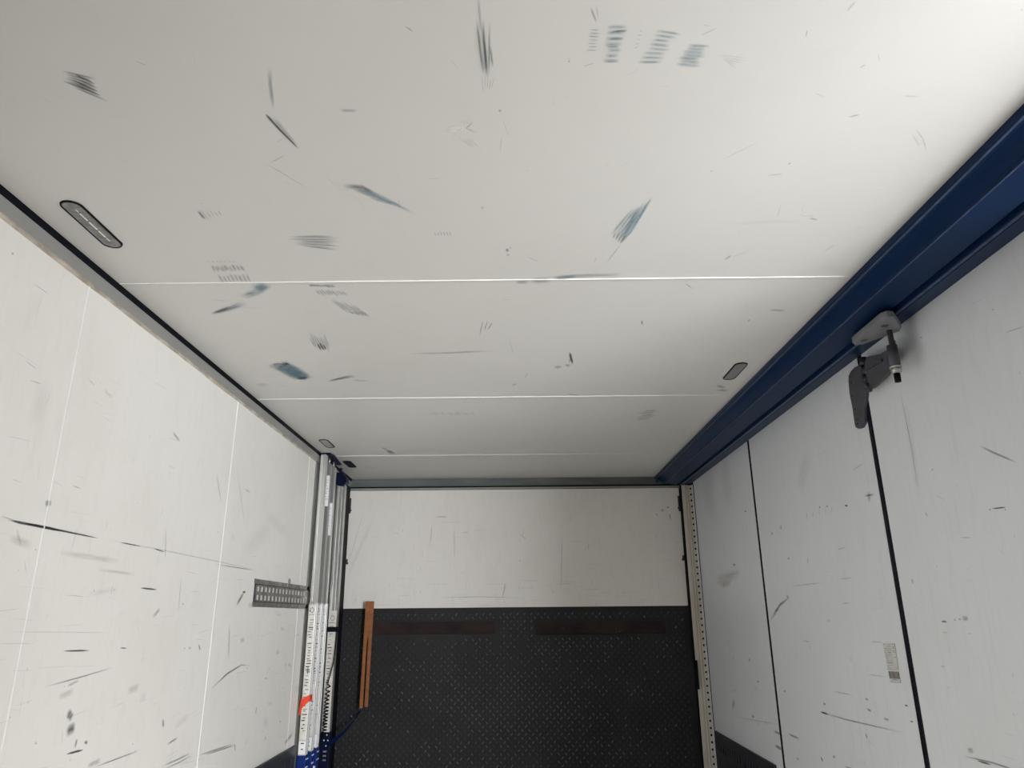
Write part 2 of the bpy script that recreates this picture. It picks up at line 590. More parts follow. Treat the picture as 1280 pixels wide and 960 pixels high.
# tread rubs at top right of middle
mk.hatch([(736, 36), (750, 37), (732, 62), (746, 62)], 7, 1.8, D)
mk.hatch([(762, 33), (787, 33), (754, 76), (772, 76)], 7, 4.2, B)
mk.hatch([(764, 39), (786, 38), (760, 58), (776, 58)], 3, 3.6, D)
mk.hatch([(815, 37), (848, 42), (800, 77), (828, 77)], 8, 3.6, B)
mk.hatch([(860, 56), (888, 58), (844, 79), (874, 82)], 7, 3.6, B)
mk.hatch([(799, 38), (804, 38), (792, 60), (797, 58)], 5, 2, G)
mk.hatch([(893, 67), (934, 72), (908, 76), (920, 84)], 5, 2, F_)
mk.line([(738, 8), (746, 28)], 3, D); mk.line([(745, 6), (748, 22)], 1.6, G)
mk.line([(876, 44), (897, 34)], 1.4, G)
mk.line([(728, 83), (744, 78)], 1.3, G)
mk.line([(785, 94), (800, 84)], 1, F_)
mk.line([(710, 71), (712, 78)], 1.3, G)
mk.line([(712, 76), (711, 77)], 2, H)
# blue diagonal rub right of centre
mk.hatch([(802, 252), (778, 292), (812, 252), (776, 305)], 4, 2.8, B)
mk.hatch([(793, 258), (765, 292), (802, 262), (772, 303)], 4, 2.6, B)
mk.line([(812, 250), (790, 288), (774, 306)], 4, B, 2)
mk.hatch([(770, 288), (766, 298), (784, 290), (776, 303)], 4, 2.2, D)
mk.line([(815, 246), (802, 264)], 1.5, B)
mk.line([(776, 305), (758, 328)], 1.4, G)
mk.line([(746, 320), (742, 328)], 1.2, F_)
# right part
mk.line([(1070, 0), (1058, 14)], 2, G); mk.line([(1009, 36), (1007, 46)], 2.2, G)
mk.line([(1097, 66), (1100, 76)], 1.4, F_); mk.line([(1074, 84), (1082, 80)], 2, G)
mk.line([(1144, 160), (1153, 172), (1158, 188)], 2, G)
mk.line([(1140, 166), (1150, 184)], 3, F_)
mk.line([(1128, 119), (1150, 120)], 2, F_)
mk.line([(1018, 115), (1032, 121)], 2, F_); mk.line([(1060, 146), (1075, 143)], 2.2, G)
mk.line([(902, 200), (950, 176)], 1.2, F_)
mk.blob(987, 204, 1.2, D); mk.blob(889, 214, 1.2, G)
mk.line([(958, 219), (980, 217)], 1.2, G)
mk.line([(971, 272), (976, 256)], 1.2, F_)
mk.line([(1012, 272), (1022, 275)], 2, G); mk.line([(1000, 267), (1012, 268)], 2, L_)
mk.line([(905, 280), (980, 276), (1010, 278)], 5, F_)
mk.line([(906, 325), (914, 318)], 2.2, G); mk.line([(912, 322), (940, 312)], 3, F_)
mk.line([(856, 353), (866, 361)], 1.2, G); mk.line([(1008, 268), (1018, 270)], 1.2, F_)
mk.line([(962, 387), (982, 388)], 3, G); mk.blob(936, 400, 1.5, G)
mk.line([(802, 400), (803, 406)], 2, H)
mk.line([(1029, 314), (1045, 305)], 1.3, F_)
mk.line([(900, 489), (906, 486)], 5, G); mk.line([(896, 481), (906, 485)], 3, G)
mk.hatch([(794, 525), (816, 522), (800, 514), (824, 512)], 6, 2, G)
mk.line([(528, 517), (600, 517)], 3, F_)
mk.hatch([(540, 514), (546, 519), (590, 515), (594, 519)], 6, 2, F_)
mk.line([(484, 562), (492, 568)], 2.4, D); mk.line([(478, 559), (484, 563)], 1.4, G)
mk.line([(450, 583), (470, 585)], 2.5, F_)
rr = random.Random(77)
for i in range(150):
    p = Vector((rr.uniform(-1.1, 1.0), rr.uniform(0.9, 5.1), ZC))
    a = rr.uniform(0, math.pi)
    l = rr.choice((0.003, 0.006, 0.012, 0.03)) * rr.uniform(.6, 1.5)
    d = Vector((math.cos(a), math.sin(a), 0)) * l
    mk.ribbon3([p, p + d], [rr.uniform(.0008, .0025)] * 2, rr.choice((F_, F_, G, G, L_)))
struct('ceiling', bm, [M_CEIL, M_SEAL] + KS)

# left wall (white panels), then grey steel section towards the tail
YW = 4.27
bm = BM()
box(bm, XL - 0.04, XL, Y0, YW, 0, 2.407)
for y_ in (1.848, 2.995):
    prism(bm, [(XL, y_ - .0027), (XL + .0015, y_ - .0015), (XL + .0015, y_ + .0015), (XL, y_ + .0027)], 'z', 0, 2.40, 1)
box(bm, XL, XL + 0.0015, 4.135, 4.145, 0.86, 2.40, 1)
mk = Marks(bm, 2, lambda u, v: onx(u, v, XL), (1, 0, 0), seed=9)
mk.line([(8, 650), (60, 660), (124, 673)], 5.5, H, 2.5)
mk.line([(30, 654), (80, 664)], 5, H)
mk.line([(0, 645), (20, 651)], 1.4, G)
mk.line([(124, 673), (205, 688), (320, 712)], 1.3, G)
mk.line([(150, 678), (176, 683)], 2, H); mk.line([(192, 686), (206, 690)], 1.8, H)
mk.line([(175, 735), (196, 737)], 3, H)
mk.blob(60, 629, 4.5, D); mk.blob(44, 687, 1.4, G)
mk.line([(90, 607), (101, 611)], 2, G)
mk.line([(78, 814), (112, 813)], 2.6, H)
mk.line([(150, 810), (158, 810)], 2, H)
mk.line([(54, 859), (95, 848), (142, 834)], 1.8, D)
mk.line([(83, 858), (99, 850)], 3, G)
mk.line([(84, 900), (90, 888)], 10, D); mk.line([(82, 915), (94, 908)], 11, D)
mk.line([(93, 935), (96, 923)], 2.6, D); mk.blob(107, 928, 2.4, D)
mk.line([(82, 943), (104, 937)], 3, H)
mk.line([(115, 960), (174, 938)], 1.5, D); mk.line([(108, 958), (126, 950)], 5, G)
mk.line([(204, 909), (203, 898)], 2.2, D)
mk.line([(208, 931), (222, 922)], 1.6, D); mk.blob(44, 929, 1.7, G)
mk.line([(190, 772), (200, 760)], 3, G); mk.blob(228, 755, 1.4, G)
mk.line([(255, 944), (294, 931)], 1.6, D); mk.line([(246, 945), (290, 930)], 1.3, D)
mk.line([(202, 958), (222, 949), (238, 941)], 1.5, D); mk.line([(204, 962), (224, 953), (240, 944)], 1.2, D)
mk.line([(293, 929), (294, 940)], 1.8, G)
mk.line([(263, 862), (284, 842), (302, 831), (314, 832)], 1.6, D)
mk.line([(287, 780), (285, 828)], 1.8, G)
mk.line([(295, 757), (305, 740)], 2.4, D); mk.blob(305, 740, 2, H)
mk.line([(250, 813), (248, 805)], 2, D); mk.blob(237, 810, 1.8, G)
mk.line([(319, 892), (321, 883)], 1.8, G); mk.blob(332, 848, 1.6, G); mk.blob(350, 902, 1.5, G)
mk.line([(268, 705), (318, 713)], 1.6, D)
mk.line([(70, 690), (150, 702)], 9, W_); mk.line([(10, 672), (40, 682)], 14, W_)
mk.line([(120, 712), (170, 718)], 5, W_); mk.line([(20, 660), (26, 684)], 4, W_)
mk.line([(40, 540), (60, 470)], 26, F_); mk.line([(215, 540), (225, 552)], 3, G)
mk.line([(30, 450), (46, 462)], 1.5, G); mk.line([(36, 475), (52, 480)], 2, G)
mk.line([(41, 354), (62, 369)], 1.2, G); mk.blob(15, 317, 2, G)
mk.line([(110, 474), (118, 482)], 1.4, G); mk.line([(270, 590), (276, 628)], 1.3, G); mk.line([(296, 585), (306, 660)], 1, F_)
mk.line([(30, 700), (32, 718)], 1.4, F_); mk.line([(0, 790), (60, 790), (140, 791)], 1.6, F_)
mk.line([(207, 660), (206, 700)], 1.4, G); mk.line([(226, 720), (222, 770)], 1.6, F_)
mk.line([(300, 690), (340, 660)], 16, F_); mk.line([(330, 640), (360, 668)], 9, F_)
mk.line([(355, 930), (366, 917)], 2, D)
rr = random.Random(31)
for i in range(420):
    z = 2.3 - abs(rr.gauss(0, 1)) * .25 if rr.random() < .12 else rr.uniform(.8, 1.85)
    p = Vector((XL, rr.uniform(1.45, 4.2), z))
    q = rr.random()
    if q < .45:
        d = Vector((0, rr.uniform(.02, .16), rr.uniform(-.012, .012))); wd = rr.uniform(.0008, .0018); mi = rr.choice((F_, F_, G))
    elif q < .7:
        d = Vector((0, rr.uniform(-.01, .01), rr.uniform(.01, .08))); wd = rr.uniform(.001, .0025); mi = rr.choice((F_, G, F_))
    elif q < .93:
        d = Vector((0, .003, rr.uniform(.002, .008))); wd = rr.uniform(.0015, .004); mi = rr.choice((G, G, D, H))
    else:
        d = Vector((0, rr.uniform(.04, .2), rr.uniform(-.03, .03))); wd = rr.uniform(.02, .06); mi = rr.choice((F_, W_))
        if mi == W_: d *= .5; wd *= .5
    mk.ribbon3([p, p + d * .5, p + d], [wd] * 3, mi)
struct('wall_left', bm, [M_WL, M_SEAL] + KS)

# grey steel wall section and black rear void behind the load bars
bm = BM()
box(bm, XL - 0.04, XL - 0.012, YW, 5.42, 0, ZC)
box(bm, XL - 0.012, XL + 0.004, YW, YW + .055, 0, 2.40)
box(bm, XL - 0.012, XL + 0.002, 4.62, 4.72, 0, 2.40)
box(bm, XL - 0.012, XL - .004, 4.74, 4.76, .95, 1.56, 1)
struct('wall_left_rear', bm, [M_GREYPOST, M_YELLOW])

# cove between left wall and ceiling
bm = BM()
prism(bm, [(XL - .04, 2.407), (XL + .002, 2.407), (XL + .004, 2.450), (XL - .04, 2.450)], 'y', Y0, 5.22)
struct('trim_1', bm, M_COVE)
bm = BM()
prism(bm, [(XL - .04, 2.450), (XL + .004, 2.450), (XL + .014, 2.4645), (XL - .04, 2.4645)], 'y', Y0, 5.22)
struct('trim_2', bm, M_BLACK)
bm = BM()
rr = random.Random(4)
ys = [Y0 + .4 + i * .11 for i in range(int((YW - Y0 - .4) / .11) + 1)]
prev = None
for y_ in ys:
    t = .0042 + rr.uniform(0, .0022)
    cur = [bm.verts.new(p) for p in ((XL, y_, 2.407 - t * 1.4), (XL + t, y_, 2.407 - t * .3), (XL + t * .7, y_, 2.411), (XL, y_, 2.412))]
    if prev:
        for i in range(4):
            bm.faces.new((prev[i], prev[(i + 1) % 4], cur[(i + 1) % 4], cur[i]))
    prev = cur
struct('trim_3', bm, M_BEIGE)

# right side: the closed folding-door panels, black gaskets between them
GAPS = [(3.838, 3.866), (2.493, 2.527)]
edges = [(2.527, 3.838), (3.866, 5.135), (1.28, 2.493)]
rr = random.Random(12)


def door_panel(idx, y0, y1, paint):
    bm = BM()
    box(bm, XR, XR + .045, y0, y1, 0.0, 2.425)
    mk = Marks(bm, 1, lambda u, v: onx(u, v, XR), (-1, 0, 0), seed=20 + idx)
    paint(mk)
    for i in range(70):
        z = rr.uniform(.75, 1.7) if rr.random() < .8 else rr.uniform(1.7, 2.35)
        p = Vector((XR, rr.uniform(y0 + .03, y1 - .1), z))
        q = rr.random()
        if q < .25:
            d = Vector((0, rr.uniform(.02, .10), rr.uniform(-.01, .01))); wd = rr.uniform(.0008, .0018); mi = rr.choice((F_, G))
        elif q < .5:
            d = Vector((0, rr.uniform(-.01, .01), rr.uniform(.03, .16))); wd = rr.uniform(.001, .002); mi = F_
        elif q < .92:
            d = Vector((0, .003, rr.uniform(.002, .009))); wd = rr.uniform(.0015, .0035); mi = rr.choice((G, G, D))
        else:
            d = Vector((0, rr.uniform(.03, .09), rr.uniform(-.02, .02))); wd = rr.uniform(.015, .04); mi = F_
        mk.ribbon3([p, p + d * .5, p + d], [wd] * 3, mi)
    return struct('door_%d' % idx, bm, [M_WR] + KS)


def paint1(k):       # middle panel
    k.line([(963, 776), (975, 756), (988, 746)], 2.2, D); k.line([(983, 744), (986, 747)], 1.6, D)
    k.line([(988, 733), (1030, 728)], 1.4, G)
    k.line([(1080, 620), (1094, 618)], 3, D); k.line([(1086, 614), (1087, 628)], 4, G)
    k.blob(1034, 633, 1.6, D); k.blob(1058, 632, 2.2, H); k.blob(1025, 634, 1.4, D); k.blob(965, 667, 1.8, G)
    k.blob(986, 698, 1.4, D); k.line([(1010, 697), (1010, 704)], 2, G); k.line([(977, 656), (976, 662)], 2, G)
    k.hatch([(1009, 640), (1009, 652), (1040, 632), (1040, 640)], 5, 1.4, F_)
    k.line([(1047, 687), (1058, 684)], 1.4, G); k.line([(1050, 724), (1066, 722)], 1.6, G)
    k.line([(1054, 754), (1062, 754)], 1.8, G); k.line([(1034, 776), (1038, 776)], 4, F_)
    k.line([(1026, 890), (1060, 900), (1130, 916)], 1.8, D); k.line([(1026, 890), (1036, 893)], 2.6, H)
    k.line([(1042, 864), (1066, 869)], 1.4, G); k.blob(1031, 880, 1.8, D); k.line([(1082, 916), (1085, 924)], 3, H)
    k.line([(1105, 898), (1112, 900)], 2.4, D); k.line([(1084, 886), (1090, 889)], 2, D); k.line([(1082, 873), (1086, 875)], 1.8, D)
    k.blob(1133, 882, 2, H); k.blob(1140, 902, 1.8, H); k.line([(1063, 820), (1064, 828)], 5, F_)
    k.line([(1013, 802), (1013, 814)], 3, F_); k.line([(1004, 801), (1012, 802)], 1.6, G)
    k.line([(1088, 802), (1104, 803)], 1.3, G); k.line([(1085, 843), (1108, 846)], 1.2, G)
    k.line([(985, 917), (1000, 924)], 1.8, D); k.line([(1026, 946), (1029, 952)], 2, H); k.blob(1043, 946, 1.8, D)
    k.line([(1056, 958), (1066, 961)], 2, G); k.blob(981, 864, 1.4, D); k.line([(996, 948), (999, 949)], 2, D)
    k.line([(1000, 580), (1010, 600)], 30, F_)
    k.line([(1066, 588), (1080, 579)], 1.2, G)


def paint2(k):       # far panel
    k.line([(894, 727), (926, 716)], 13, W_); k.line([(900, 733), (915, 728)], 8, W_); k.line([(905, 722), (925, 714)], 5, F_)
    k.blob(932, 639, 1.4, D); k.blob(918, 706, 1.8, D)
    k.line([(916, 886), (918, 874)], 2.6, G); k.line([(913, 864), (922, 863)], 4, F_)
    k.line([(940, 895), (943, 896)], 2.4, D); k.line([(920, 896), (975, 906)], 1, F_)
    k.line([(967, 914), (978, 918)], 2.4, D); k.line([(969, 932), (978, 937)], 2.4, D)
    k.line([(936, 826), (938, 824)], 2.2, G); k.blob(948, 852, 1.6, G)
    k.line([(884, 580), (890, 660)], 16, F_); k.line([(905, 570), (912, 640)], 14, F_)


def paint3(k):       # near panel
    k.line([(1224, 557), (1242, 566), (1272, 578)], 3.6, G); k.line([(1226, 558), (1270, 578)], 2, G)
    k.line([(1254, 417), (1268, 412), (1284, 407)], 1.6, G)
    k.line([(1240, 636), (1258, 634)], 3.4, H); k.blob(1238, 637, 1.4, D); k.blob(1257, 637, 1.2, D)
    k.blob(1166, 587, 1.6, G); k.line([(1200, 672), (1216, 672)], 1.6, G)
    k.line([(1177, 777), (1184, 777)], 4, H); k.blob(1207, 773, 4, G); k.blob(1200, 774, 1.6, D); k.blob(1194, 775, 1.3, D)
    k.line([(1169, 618), (1182, 626)], 1, F_); k.line([(1157, 640), (1160, 646)], 2.2, G)
    k.line([(1140, 723), (1142, 730)], 3, G); k.line([(1178, 790), (1186, 791)], 1.8, F_)
    k.line([(1176, 833), (1182, 833)], 3, F_); k.line([(1210, 792), (1216, 792)], 1.6, F_)
    k.line([(1204, 945), (1240, 953), (1280, 966)], 2.2, D); k.line([(1222, 951), (1240, 956)], 3, H)
    k.line([(1246, 683), (1258, 695)], 1, F_); k.blob(1242, 387, 1.1, D); k.blob(1152, 422, 1.5, G)
    k.line([(1124, 480), (1140, 560), (1148, 610)], 1.4, G); k.line([(1132, 500), (1152, 640)], 10, F_)
    k.blob(1214, 938, 4, G)


for i, ((a, b), fn) in enumerate(zip(edges, (paint1, paint2, paint3))):
    door_panel(i + 1, a, b, fn)
for i, (a, b) in enumerate(GAPS):
    bm = BM()
    prism(bm, [(XR + .045, a), (XR + .004, a), (XR - .003, a + .008), (XR - .003, b - .008), (XR + .004, b), (XR + .045, b)], 'z', 0, 2.405)
    struct('trim_%d' % (4 + i), bm, M_GASKET)

# dark bulkhead behind the camera cuts bounce; unseen wall added to block side light
bm = BM(); box(bm, -1.26, 1.34, Y0 - .06, Y0, 0, ZC + .06)
struct('wall_front', bm, M_FRONT)
bm = BM(); box(bm, XR, 1.34, Y0, -0.25, 0, 2.41)
struct('wall_right_light_blocker', bm, M_FRONT)

# rear frame: grey-green header across the back, dark void above the flap's ends
bm = BM()
box(bm, -1.21, 1.30, YB - .012, YB + .05, 2.408, ZC)
box(bm, -1.21, 1.30, YB - .020, YB + .05, 2.400, 2.408, 1)
box(bm, -1.21, 1.30, YB - .012, YB + .05, 2.386, 2.400, 2)
struct('trim_6', bm, [M_HEAD, M_BLACK, M_GALV], bevel=.001)
bm = BM(); box(bm, -1.26, 1.34, 5.36, 5.42, 0, ZC)
struct('wall_rear', bm, M_BLACK)
bm = BM(); box(bm, XR, 1.34, 5.135, 5.36, 0, ZC)
box(bm, 1.225, XR, 5.25, 5.36, 0, 2.40)
struct('wall_right_rear', bm, M_BLACK)

# ------------------------------------------------------------------ navy header beam along the right side
prof = [(1.022, ZC), (1.020, 2.446), (1.023, 2.4425), (1.030, 2.4425), (1.032, 2.4455), (1.042, 2.446), (1.056, 2.439), (1.070, 2.427),
        (1.080, 2.4165), (1.0825, 2.4165), (1.0845, 2.4095), (1.0885, 2.4085), (1.0915, 2.4115), (1.176, 2.3995), (1.179, 2.4005), (1.1805, 2.422), (1.1945, 2.422), (1.196, 2.3965),
        (1.199, 2.394), (1.208, 2.3925), (1.2095, 2.397), (1.2135, 2.397), (1.215, 2.3945), (1.219, 2.395), (1.224, 2.400), (1.300, 2.409), (1.34, 2.409), (1.34, ZC)]
bm = BM()
prism(bm, prof, 'y', Y0, YB - .028)
bm.faces.ensure_lookup_table()
for f in bm.faces:                       # edge highlight painted as lighter navy along the raised beads
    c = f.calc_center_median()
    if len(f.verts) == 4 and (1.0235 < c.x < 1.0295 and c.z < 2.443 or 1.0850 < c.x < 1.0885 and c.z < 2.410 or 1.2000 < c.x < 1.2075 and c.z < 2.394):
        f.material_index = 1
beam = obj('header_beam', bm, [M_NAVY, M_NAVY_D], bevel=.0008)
bm = BM()
box(bm, 1.024, 1.05, YB - .034, YB - .0285, 2.415, 2.455)
box(bm, 1.06, 1.17, YB - .036, YB - .0285, 2.428, 2.452)
box(bm, 1.185, 1.27, YB - .034, YB - .0285, 2.415, 2.45)
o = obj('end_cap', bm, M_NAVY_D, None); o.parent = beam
tag(beam, 'long navy blue ridged steel beam running above the right side doors', 'beam')

# ------------------------------------------------------------------ roof lamps
def lamp(y0, y1, x, label, wide=.054, lens=M_LENS, led=True, cat='lamp', name='roof_lamp'):
    c = (y0 + y1) / 2
    t = thing(name, label, cat, (x, c, ZC), None)
    L = y1 - y0
    bm = BM()
    outer, inner = stadium(x, c, wide, L, r=wide * .48), stadium(x, c, wide - .008, L - .008, r=wide * .42)
    lower = stadium(x, c, wide - .002, L - .002, r=wide * .47)
    n = len(outer)
    A = [bm.verts.new((*p, ZC)) for p in outer]
    Bv = [bm.verts.new((*p, ZC - .004)) for p in lower]
    Cv = [bm.verts.new((*p, ZC - .004)) for p in inner]
    Dv = [bm.verts.new((*p, ZC - .0012)) for p in inner]
    for P, Q in ((A, Bv), (Bv, Cv), (Cv, Dv)):
        for i in range(n):
            bm.faces.new((P[i], P[(i + 1) % n], Q[(i + 1) % n], Q[i]))
    obj('bezel', bm, M_BLACK, t)
    bm = BM()
    prism(bm, stadium(x, c, wide - .0085, L - .0085, r=wide * .42), 'z', ZC - .0005, ZC - .0028)
    if led:
        for q in (-.24, .24):
            pass
        # moulded ribs of the lens
        for k in range(9):
            yy = y0 + .03 + (L - .06) * k / 8
            box(bm, x - wide * .3, x + wide * .3, yy - .001, yy + .001, ZC - .0034, ZC - .0026)
        for s in (-1, 1):
            cyl(bm, (x, c + s * (L / 2 - .014), ZC - .0025), (x, c + s * (L / 2 - .014), ZC - .0042), .004, seg=12)
    obj('lens', bm, lens, t)
    if led and lens is M_LENS:
        for (a, b, wd) in ((-.078, -.066, .0022), (-.060, -.026, .0038), (-.020, .018, .0042), (.024, .056, .0042), (.062, .078, .0024)):
            bm = BM(); box(bm, x + .002 - wd / 2, x + .002 + wd / 2, c + a, c + b, ZC - .0036, ZC - .0024)
            obj('led_strip', bm, M_LED, t)
    return t


lamp(1.508, 1.740, -1.076, 'long oval lamp set in the ceiling above the front of the left wall')
M_LENS_R = plain('grey_lamp_lens', (0.22, 0.22, 0.225), 0.3, 0.1, scale=60)
t = lamp(2.730, 2.946, .922, 'grey ceiling lamp beside the navy beam on the right', lens=M_LENS_R)
t = lamp(3.968, 4.172, -1.087, 'small pale ceiling lamp above the rear end of the left wall', lens=M_LENS_L)
v = thing('roof_vent', 'small black oval opening in the ceiling near the rear left corner', 'vent', (-1.086, 4.66, ZC))
bm = BM()
prism(bm, stadium(-1.086, 4.664, .054, .208, r=.02), 'z', ZC - .003, ZC)
obj('rim', bm, M_BLACK, v)
bm = BM()
for k in range(7):
    box(bm, -1.086 - .02, -1.086 + .02, 4.58 + k * .026, 4.592 + k * .026, ZC - .0055, ZC - .003)
obj('grille', bm, M_GASKET, v)

# ------------------------------------------------------------------ slotted cargo track on the left wall
def slotted(bm, x0, x1, y0, y1, rows, bands, pitch, slot, mi=0):
    """bands: solid z-strips; rows: slot z-strips filled by uprights between the holes"""
    for a, b in bands:
        box(bm, x0, x1, y0, y1, a, b, mi)
    for a, b in rows:
        y_ = y0
        while y_ < y1 - 1e-4:
            box(bm, x0 + .0001, x1 - .0001, y_, min(y_ + pitch - slot, y1), a, b, mi)
            y_ += pitch


t = thing('cargo_track', 'slotted zinc lashing rail on the left wall, running behind the load bars', 'rail', (XL, 3.415, 1.55))
za, zb = 1.552, 1.676
bm = BM()
slotted(bm, XL + .0035, XL + .005, 3.425, 4.98, [(1.583, 1.605), (1.621, 1.643)],
        [(1.576, 1.583), (1.605, 1.621), (1.643, 1.652)], .0545, .031)
box(bm, XL + .001, XL + .0060, 3.425, 4.98, 1.5735, 1.5775, 1)
box(bm, XL + .001, XL + .0060, 3.425, 4.98, 1.6505, 1.6545, 1)
box(bm, XL + .001, XL + .0060, 3.418, 3.425, 1.5735, 1.6545, 1)
obj('slotted_face', bm, [M_STEEL, M_KICK], t)
bm = BM()
box(bm, XL, XL + .004, 3.412, 4.98, 1.654, zb)
obj('flange', bm, M_STEEL, t, bevel=.001)
bm = BM()
box(bm, XL, XL + .004, 3.412, 4.98, za, 1.574)
obj('flange', bm, M_STEEL, t, bevel=.001)
for k in range(4):
    for zz in (1.563, 1.665):
        bm = BM()
        yy = 3.78 + k * .12
        cyl(bm, (XL + .004, yy, zz), (XL + .0065, yy, zz), .006, .0045, 12)
        obj('rivet', bm, M_BOLT, t, smooth=False)
bm = BM()
yy = 3.93
tube(bm, [(XL + .005, yy + .014 * math.cos(a), 1.688 + .010 * math.sin(a)) for a in [i * math.pi / 8 for i in range(17)]], .0025)
obj('ring', bm, M_BOLT, t)


# lower kick rails
def kick(label, side, y0, y1, ztop):
    x0, x1 = (XL, XL + .012) if side < 0 else (XR - .012, XR)
    t = thing('kick_rail', label, 'rail', ((x0 + x1) / 2, (y0 + y1) / 2, ztop - .4))
    bm = BM()
    box(bm, x0, x1, y0, y1, ztop - .055, ztop)
    box(bm, x0, x1, y0, y1, ztop - .6, ztop - .105)
    y_ = y0
    while y_ < y1 - .001:
        box(bm, x0 + .001, x1 - .001, y_, min(y_ + .033, y1), ztop - .105, ztop - .055)
        y_ += .05
    obj('slotted_plate', bm, M_KICK, t)
    bm = BM()
    if side < 0:
        box(bm, x0 - .0, x1 - .008, y0 + .002, y1 - .002, ztop - .59, ztop - .01)
    else:
        box(bm, x0 + .008, x1, y0 + .002, y1 - .002, ztop - .59, ztop - .01)
    obj('backing', bm, M_STEEL, t)
    return t


kick('dark slotted steel kick rail low on the left wall', -1, 3.4, 4.265, .853)
kick('dark slotted steel kick rail low on the rearmost right door panel', 1, 3.97, 5.1, .790)

# ------------------------------------------------------------------ rear: flap, tread-plate platform
t = thing('rear_flap', 'white painted closing flap above the dark tread plate at the rear', 'panel', (0, YB, 1.56))
bm = BM()
box(bm, -1.205, 1.197, YB + .002, YB + .035, 1.562, 2.384)
mk = Marks(bm, 1, lambda u, v: ony(u, v, YB + .002), (0, -1, 0), seed=3)
mk.line([(543, 646), (560, 646)], 1.3, D); mk.line([(578, 666), (586, 665)], 1.1, G); mk.line([(540, 655), (538, 680)], 1.2, G)
mk.line([(568, 660), (568, 700)], 1.6, F_); mk.line([(650, 668), (658, 674)], 1.6, G); mk.line([(703, 666), (701, 740)], 1.2, G)
mk.line([(455, 638), (440, 690), (432, 705)], 1, F_); mk.line([(632, 728), (628, 748)], 2, G)
mk.line([(548, 747), (600, 746), (650, 747)], 1.4, G); mk.line([(655, 660), (653, 670)], 1, F_)
mk.line([(736, 678), (735, 688)], 1.4, G); mk.line([(470, 640), (430, 730)], 5, F_)
mk.blob(828, 638, 2, G); mk.blob(835, 634, 1.5, D); mk.line([(837, 642), (838, 650)], 1.6, D); mk.blob(821, 643, 1.2, G)
mk.blob(650, 701, 1.2, G)
r2 = random.Random(8)
for i in range(150):
    z = 1.57 + abs(r2.gauss(0, .13)) if r2.random() < .75 else r2.uniform(1.6, 2.35)
    p = Vector((r2.uniform(-1.18, 1.15), YB + .002, min(z, 2.3)))
    q = r2.random()
    d = Vector((r2.uniform(-.004, .004), 0, r2.uniform(.01, .06))) if q < .6 else Vector((r2.uniform(.02, .2), 0, r2.uniform(-.004, .004)))
    mk.ribbon3([p, p + d * .5, p + d], [r2.uniform(.0015, .004)] * 3, r2.choice((F_, F_, F_, G)))
obj('panel', bm, [M_FLAP] + KS, t)
for s, x0, x1 in ((-1, -1.206, -1.190), (1, 1.183, 1.199)):
    pass
for (x, sgn, pts) in ((-1.197, -1, (2.275, 1.88)), (1.190, 1, (2.27, 1.885))):
    for j, zz in enumerate(pts):
        bm = BM()
        h = .055 if j == 0 else .018
        box(bm, x - .006, x + .006, YB - .006, YB + .002, zz - h, zz + h)
        cyl(bm, (x - sgn * .004, YB - .004, zz - h * .6), (x - sgn * .004, YB - .022, zz - h * .6), .009, .007, 14)
        cyl(bm, (x - sgn * .004, YB - .022, zz - h * .6), (x - sgn * .004 - sgn * .012, YB - .024, zz - h * .6 - .004), .004, .003, 10)
        obj('latch', bm, M_LATCH, t)

t = thing('tail_lift_platform', 'dark diamond tread plate of the raised tail lift platform', 'platform', (0, YB + .03, 0))
ZT = 1.560
SL = [(-1.0, -.150, 1.388, 1.470), (.132, 1.037, 1.378, 1.462)]
yf = YB + .012
bm = BM()
xs = sorted({-1.225, 1.225} | {a for s in SL for a in s[:2]})
# plate pieces around the two pockets
def plate(x0, x1, z0, z1):
    box(bm, x0, x1, yf, yf + .02, z0, z1, 0)
plate(-1.225, 1.225, 0, 1.378)
plate(-1.225, 1.225, 1.470, ZT)
plate(-1.225, -1.0, 1.378, 1.470)
plate(-.150, .132, 1.378, 1.470)
plate(1.037, 1.225, 1.378, 1.470)
plate(-1.0, -.150, 1.378, 1.388)
plate(.132, 1.037, 1.462, 1.470)
r3 = random.Random(2)
pitch = .0475
nx, nz = int(2.42 / pitch), int(ZT / pitch)
for i in range(nx * 2):
    for j in range(nz * 2):
        if (i + j) % 2:
            continue
        cx, cz = -1.20 + i * pitch / 2, .02 + j * pitch / 2
        if cx > 1.2 or cz > ZT - .02:
            continue
        if any(a - .02 < cx < b + .02 and c - .02 < cz < d_ + .02 for a, b, c, d_ in SL):
            continue
        ang = math.radians(52 if j % 2 else -52)
        wear = math.exp(-((cx - .02) / .62) ** 2) * (0.95 + .35 * math.sin(cz * 9 + cx * 3)) + .04
        if r3.random() < .10: wear = 0
        mi = 1 if r3.random() < wear else 2
        d = Vector((math.cos(ang), 0, math.sin(ang))) * .0125
        s = Vector((-math.sin(ang), 0, math.cos(ang))) * .0036
        c = Vector((cx, yf, cz))
        o = Vector((0, -.0018, 0))
        v = [bm.verts.new(q) for q in (c - d, c - s, c + d, c + s, c - d * .55 + o, c + d * .55 + o)]
        for f in ((0, 1, 4), (1, 5, 4), (1, 2, 5), (2, 3, 5), (3, 4, 5), (3, 0, 4)):
            fc = bm.faces.new([v[q] for q in f]); fc.material_index = mi
mk = Marks(bm, 3, lambda u, v: ony(u, v, yf - .002), (0, -1, 0), seed=6)
mk.line([(802, 826), (808, 842), (814, 862)], 4, H); mk.blob(682, 841, 3, H); mk.blob(571, 936, 3, H)
mk.line([(750, 915), (768, 916)], 8, D); mk.blob(575, 847, 2, H)
obj('tread_plate', bm, [M_TREAD, M_WORN, plain('painted_tread_lozenge', (0.050, 0.048, 0.050), 0.5, spec=.3)] + KS, t)
